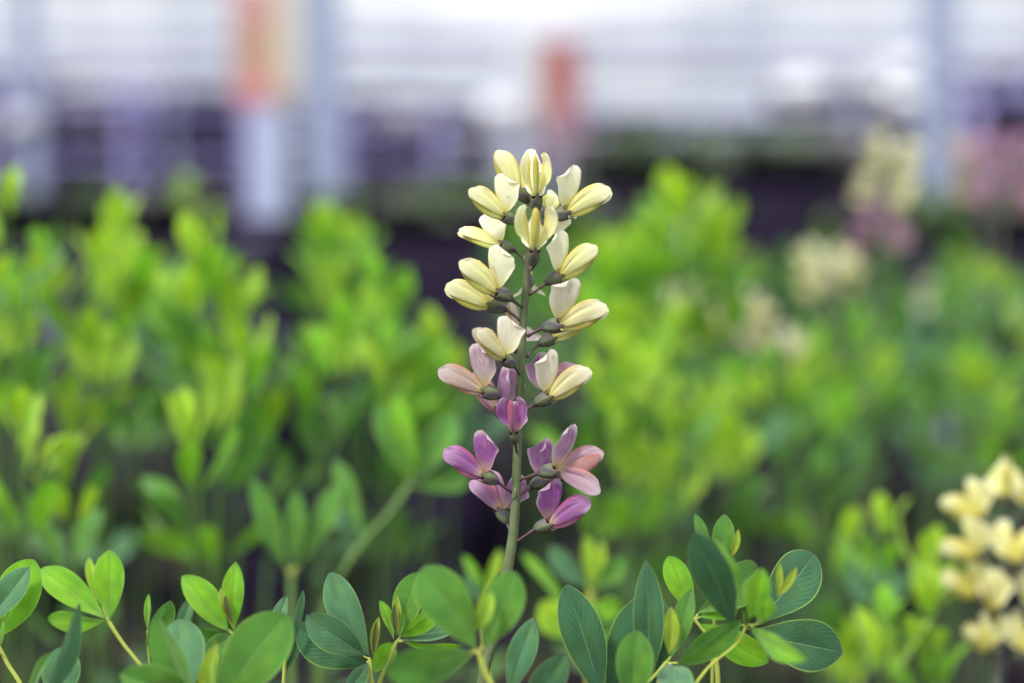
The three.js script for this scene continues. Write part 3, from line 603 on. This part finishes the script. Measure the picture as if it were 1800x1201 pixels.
shoot('large blurred green leaves with a dark tipped bud, lower left', -0.045, [[352, 1245], [350, 1300]], [
  [345, 1250, 274, 1082, 78, 'mid', { roll: -0.35, fold: 0.7, sharp: 0.75, z1: -0.006 }], [330, 1240, 312, 1088, 104, 'grey', { z0: 0.01, z1: 0.02, fold: 0.2 }], [350, 1245, 212, 1180, 84, 'mid', { roll: 0.4, z1: -0.01 }],
  [375, 1255, 503, 1080, 122, 'mid', { fold: 0.25, z1: 0.0, b: 0.7, sharp: 0.42 }], [350, 1225, 380, 1128, 26, 'bud', bud(-0.01)], [372, 1225, 370, 1158, 20, 'young', bud(-0.012)]], { w: 12 });
shoot('small dark curled leaf beside the slanting stalk', 0.01, [[262, 1168], [275, 1230]], [
  [262, 1166, 298, 1056, 50, 'mid', { roll: 0.6, fold: 0.7, bow: -0.1 }], [258, 1110, 263, 1044, 14, 'bright', { fold: 0.9 }], [310, 1130, 335, 1050, 30, 'grey', { z0: 0.03, z1: 0.03 }]], { w: 6 });
shoot('sharp whorl of two pointed leaves round a narrow bud, left of centre', 0.025, [[411, 1116], [418, 1160], [430, 1230]], [
  [412, 1110, 413, 988, 46, 'bright', { fold: 0.25, sharp: 0.75, b: 0.8 }], [405, 1110, 318, 1014, 62, 'bright', { fold: 0.6, roll: 0.5, sharp: 0.7 }], [404, 1112, 342, 1104, 34, 'mid', { roll: -0.6, z1: -0.008 }],
  [408, 1116, 362, 1148, 40, 'mid', { z1: -0.012, fold: 0.4 }], [409, 1098, 388, 1034, 20, 'bud', bud(-0.003)], [410, 1098, 395, 1046, 14, 'olive', bud(-0.005)]], { w: 7 });
shoot('pair of narrow grey green leaves left of the broad whorl', 0.005, [[500, 1160], [498, 1230]], [
  [492, 1160, 533, 1038, 26, 'grey', { roll: 0.9, fold: 0.8 }], [478, 1150, 506, 1048, 34, 'grey', { z0: 0.006, z1: 0.008, roll: -0.3 }], [505, 1180, 528, 1090, 30, 'dark', { z1: 0.01, z0: 0.012 }]], { w: 7 });
shoot('broad bluish green whorl with a dark lower leaf, left of centre', 0.0, [[650, 1158], [652, 1190], [658, 1240]], [
  [651, 1152, 578, 1008, 70, 'grey', { fold: 0.35, sharp: 0.55 }], [641, 1156, 541, 1078, 72, 'grey', { z1: -0.008, fold: 0.45, sharp: 0.6 }], [646, 1176, 522, 1100, 90, 'dark', { z0: 0.006, z1: 0.012, fold: 0.2 }],
  [646, 1164, 612, 1220, 36, 'dark', { z1: -0.01 }], [656, 1152, 666, 1084, 20, 'bud', bud(0.004)], [657, 1150, 661, 1092, 14, 'olive', bud(0.001)], [655, 1185, 690, 1130, 46, 'bright', { z0: 0.02, z1: 0.022 }]], { w: 8 });
shoot('fan of folded leaves round an upright bud behind the front whorl', 0.012, [[697, 1128], [686, 1160], [664, 1215]], [
  [700, 1124, 737, 1006, 62, 'mid', { fold: 0.5, roll: -0.2 }], [696, 1118, 698, 1046, 18, 'bud', bud(-0.004)], [697, 1118, 694, 1062, 14, 'olive', bud(-0.007)], [692, 1124, 666, 1056, 24, 'bright', { roll: 0.5, fold: 0.7 }],
  [702, 1122, 770, 1062, 46, 'bright', { roll: 0.4, z1: -0.004 }], [704, 1126, 800, 1108, 40, 'grey', { roll: -0.5, z1: 0.004 }], [705, 1128, 810, 1132, 30, 'bright', { roll: 0.7 }]], { w: 8 });
shoot('front whorl of three broad green leaves with a yellow bud, below the spike', -0.065, [[842, 1148], [852, 1180], [875, 1240]], [
  [836, 1142, 744, 998, 102, 'mid', { fold: 0.25, b: 0.7, sharp: 0.42 }], [848, 1140, 908, 1006, 86, 'mid', { fold: 0.3, b: 0.7, sharp: 0.5 }], [830, 1146, 678, 1178, 96, 'mid', { fold: 0.4, roll: -0.35, z1: -0.02, sharp: 0.45 }],
  [836, 1112, 868, 1014, 36, 'bud', bud(0.006)], [846, 1112, 862, 1038, 30, 'young', bud(-0.006)], [832, 1120, 828, 1070, 20, 'olive', bud(0.002)]], { w: 11 });
shoot('two smooth grey green leaves right of the spike foot', -0.02, [[905, 1235], [908, 1290]], [
  [896, 1225, 936, 1086, 58, 'grey', { fold: 0.3, sharp: 0.7 }], [925, 1255, 994, 1150, 66, 'grey', { z1: -0.02, z0: -0.01, b: 0.7, sharp: 0.45 }]]);
shoot('dark blue green leaves with yellow rims standing right of the spike', 0.004, [[1062, 1240], [1064, 1290]], [
  [1056, 1235, 996, 1028, 88, 'dark', { fold: 0.12, sharp: 0.6 }], [1072, 1250, 1136, 1044, 112, 'dark', { fold: 0.12, z0: 0.008, z1: 0.01, sharp: 0.55 }], [1140, 1250, 1160, 1050, 60, 'dark', { z0: 0.014, z1: 0.016 }]], { w: 10 });
shoot('tall narrow blue green leaf with a yellow bud, centre right', -0.02, [[1170, 1165], [1158, 1200], [1148, 1250]], [
  [1148, 1200, 1132, 985, 64, 'dark', { fold: 0.35, sharp: 0.8, b: 0.7 }], [1106, 1240, 1122, 1108, 74, 'mid', { z0: -0.02, z1: -0.022, b: 0.7, sharp: 0.5 }], [1178, 1158, 1216, 1034, 44, 'mid', { fold: 0.6, roll: -0.3, sharp: 0.75 }],
  [1176, 1152, 1178, 1066, 32, 'bud', bud(-0.006)], [1180, 1168, 1194, 1240, 72, 'grey', { z1: -0.03, sharp: 0.4 }], [1188, 1168, 1303, 1090, 66, 'mid', { fold: 0.55, roll: 0.35, z1: -0.012, sharp: 0.75 }]], { w: 9, mat: std([0.2, 0.18, 0.06], 0.7) });
shoot('large leafy whorl with bright inner leaves on the right', -0.03, [[1312, 1100], [1296, 1130], [1240, 1180], [1200, 1260]], [
  [1288, 1098, 1218, 938, 86, 'dark', { fold: 0.2, z1: -0.02, sharp: 0.55 }], [1306, 1092, 1258, 944, 24, 'bright', { fold: 0.6, roll: 0.9, z1: -0.03, z0: -0.01 }], [1316, 1090, 1338, 998, 46, 'bright', { z0: -0.02, z1: -0.03, fold: 0.5, sharp: 0.5 }],
  [1340, 1096, 1340, 1040, 44, 'bright', { z0: -0.014, z1: -0.02 }], [1330, 1102, 1428, 972, 112, 'dark', { z0: 0.02, z1: 0.04, fold: 0.3, b: 0.75, sharp: 0.55 }], [1312, 1106, 1482, 1150, 112, 'dark', { z0: 0.02, z1: 0.03, fold: 0.2, roll: -0.2, sharp: 0.7, b: 0.9 }],
  [1322, 1100, 1418, 1160, 46, 'bright', { z1: -0.04, fold: 0.4, roll: 0.2 }], [1366, 1052, 1372, 990, 15, 'bud', bud(0.0)], [1364, 1050, 1402, 998, 17, 'bud', bud(-0.004)], [1362, 1052, 1398, 1010, 13, 'olive', bud(-0.001)]], { w: 7 });
shoot('sharp bright leaves radiating behind the large right whorl', 0.012, [[1221, 1090], [1250, 1130], [1262, 1200], [1250, 1260]], [
  [1214, 1082, 1178, 977, 54, 'bright', { fold: 0.2, sharp: 0.5 }], [1228, 1098, 1352, 1162, 66, 'bright', { fold: 0.2, roll: 0.2 }], [1228, 1086, 1300, 1050, 50, 'bright', { fold: 0.3, z1: 0.01 }], [1226, 1080, 1330, 995, 84, 'mid', { z1: 0.02 }]], { w: 9 });
shoot('small pointed pair of leaves with a bud at the top right', 0.02, [[1268, 990], [1262, 1040], [1255, 1110]], [
  [1248, 968, 1221, 903, 24, 'mid', { fold: 0.6, sharp: 0.85 }], [1271, 988, 1273, 904, 44, 'mid', { fold: 0.3, sharp: 0.7 }], [1286, 980, 1299, 931, 15, 'bud', bud(0)], [1285, 978, 1292, 940, 12, 'young', bud(0.002)]], { w: 6 });
// shoots a hand's breadth behind, softly blurred
shoot('blurred forked shoot of upright leaves left of the spike', 0.22, [[512, 1010], [512, 1080], [512, 1200]], [
  [508, 1005, 440, 838, 48, 'mid', { fold: 0.5, sharp: 0.7 }], [514, 1000, 522, 862, 42, 'mid', { fold: 0.4 }], [520, 1000, 606, 850, 46, 'mid', { fold: 0.4, z1: 0.03 }]], { w: 13, mat: stemGreen });
shoot('blurred slanting branch with leaves rising towards the spike', 0.24, [[722, 850], [690, 895], [645, 945], [600, 1010], [560, 1120]], [
  [718, 855, 668, 705, 52, 'mid', { fold: 0.4 }], [722, 850, 700, 690, 44, 'bright', {}], [726, 850, 800, 730, 60, 'mid', { z1: 0.03 }], [724, 856, 830, 830, 52, 'mid', { z1: 0.03 }], [640, 948, 590, 810, 40, 'mid', { z1: 0.02 }], [655, 935, 560, 880, 50, 'grey', { z1: 0.04 }]], { w: 14, mat: stemGreen });
shoot('blurred bright shoot low behind the dark rimmed leaves', 0.2, [[1040, 1040], [1040, 1100], [1035, 1200]], [
  [1036, 1040, 1030, 940, 26, 'young', {}], [1042, 1040, 1060, 950, 24, 'young', {}], [1030, 1036, 968, 960, 44, 'grey', {}], [1045, 1035, 1098, 980, 46, 'mid', {}], [1040, 1060, 990, 1090, 60, 'young', {}], [1042, 1060, 1090, 1075, 50, 'bright', {}], [1000, 1080, 915, 975, 30, 'bright', { roll: 0.7 }], [1010, 1120, 950, 1060, 70, 'young', {}]], { w: 8 });
shoot('blurred narrow leaves just left of the lower stem', 0.18, [[850, 1060], [852, 1120], [855, 1200]], [
  [850, 1058, 815, 975, 26, 'bright', { roll: 0.6 }], [856, 1060, 880, 965, 24, 'young', {}], [848, 1062, 820, 1010, 34, 'grey', {}]], { w: 7 });

renderer.render(scene, camera);
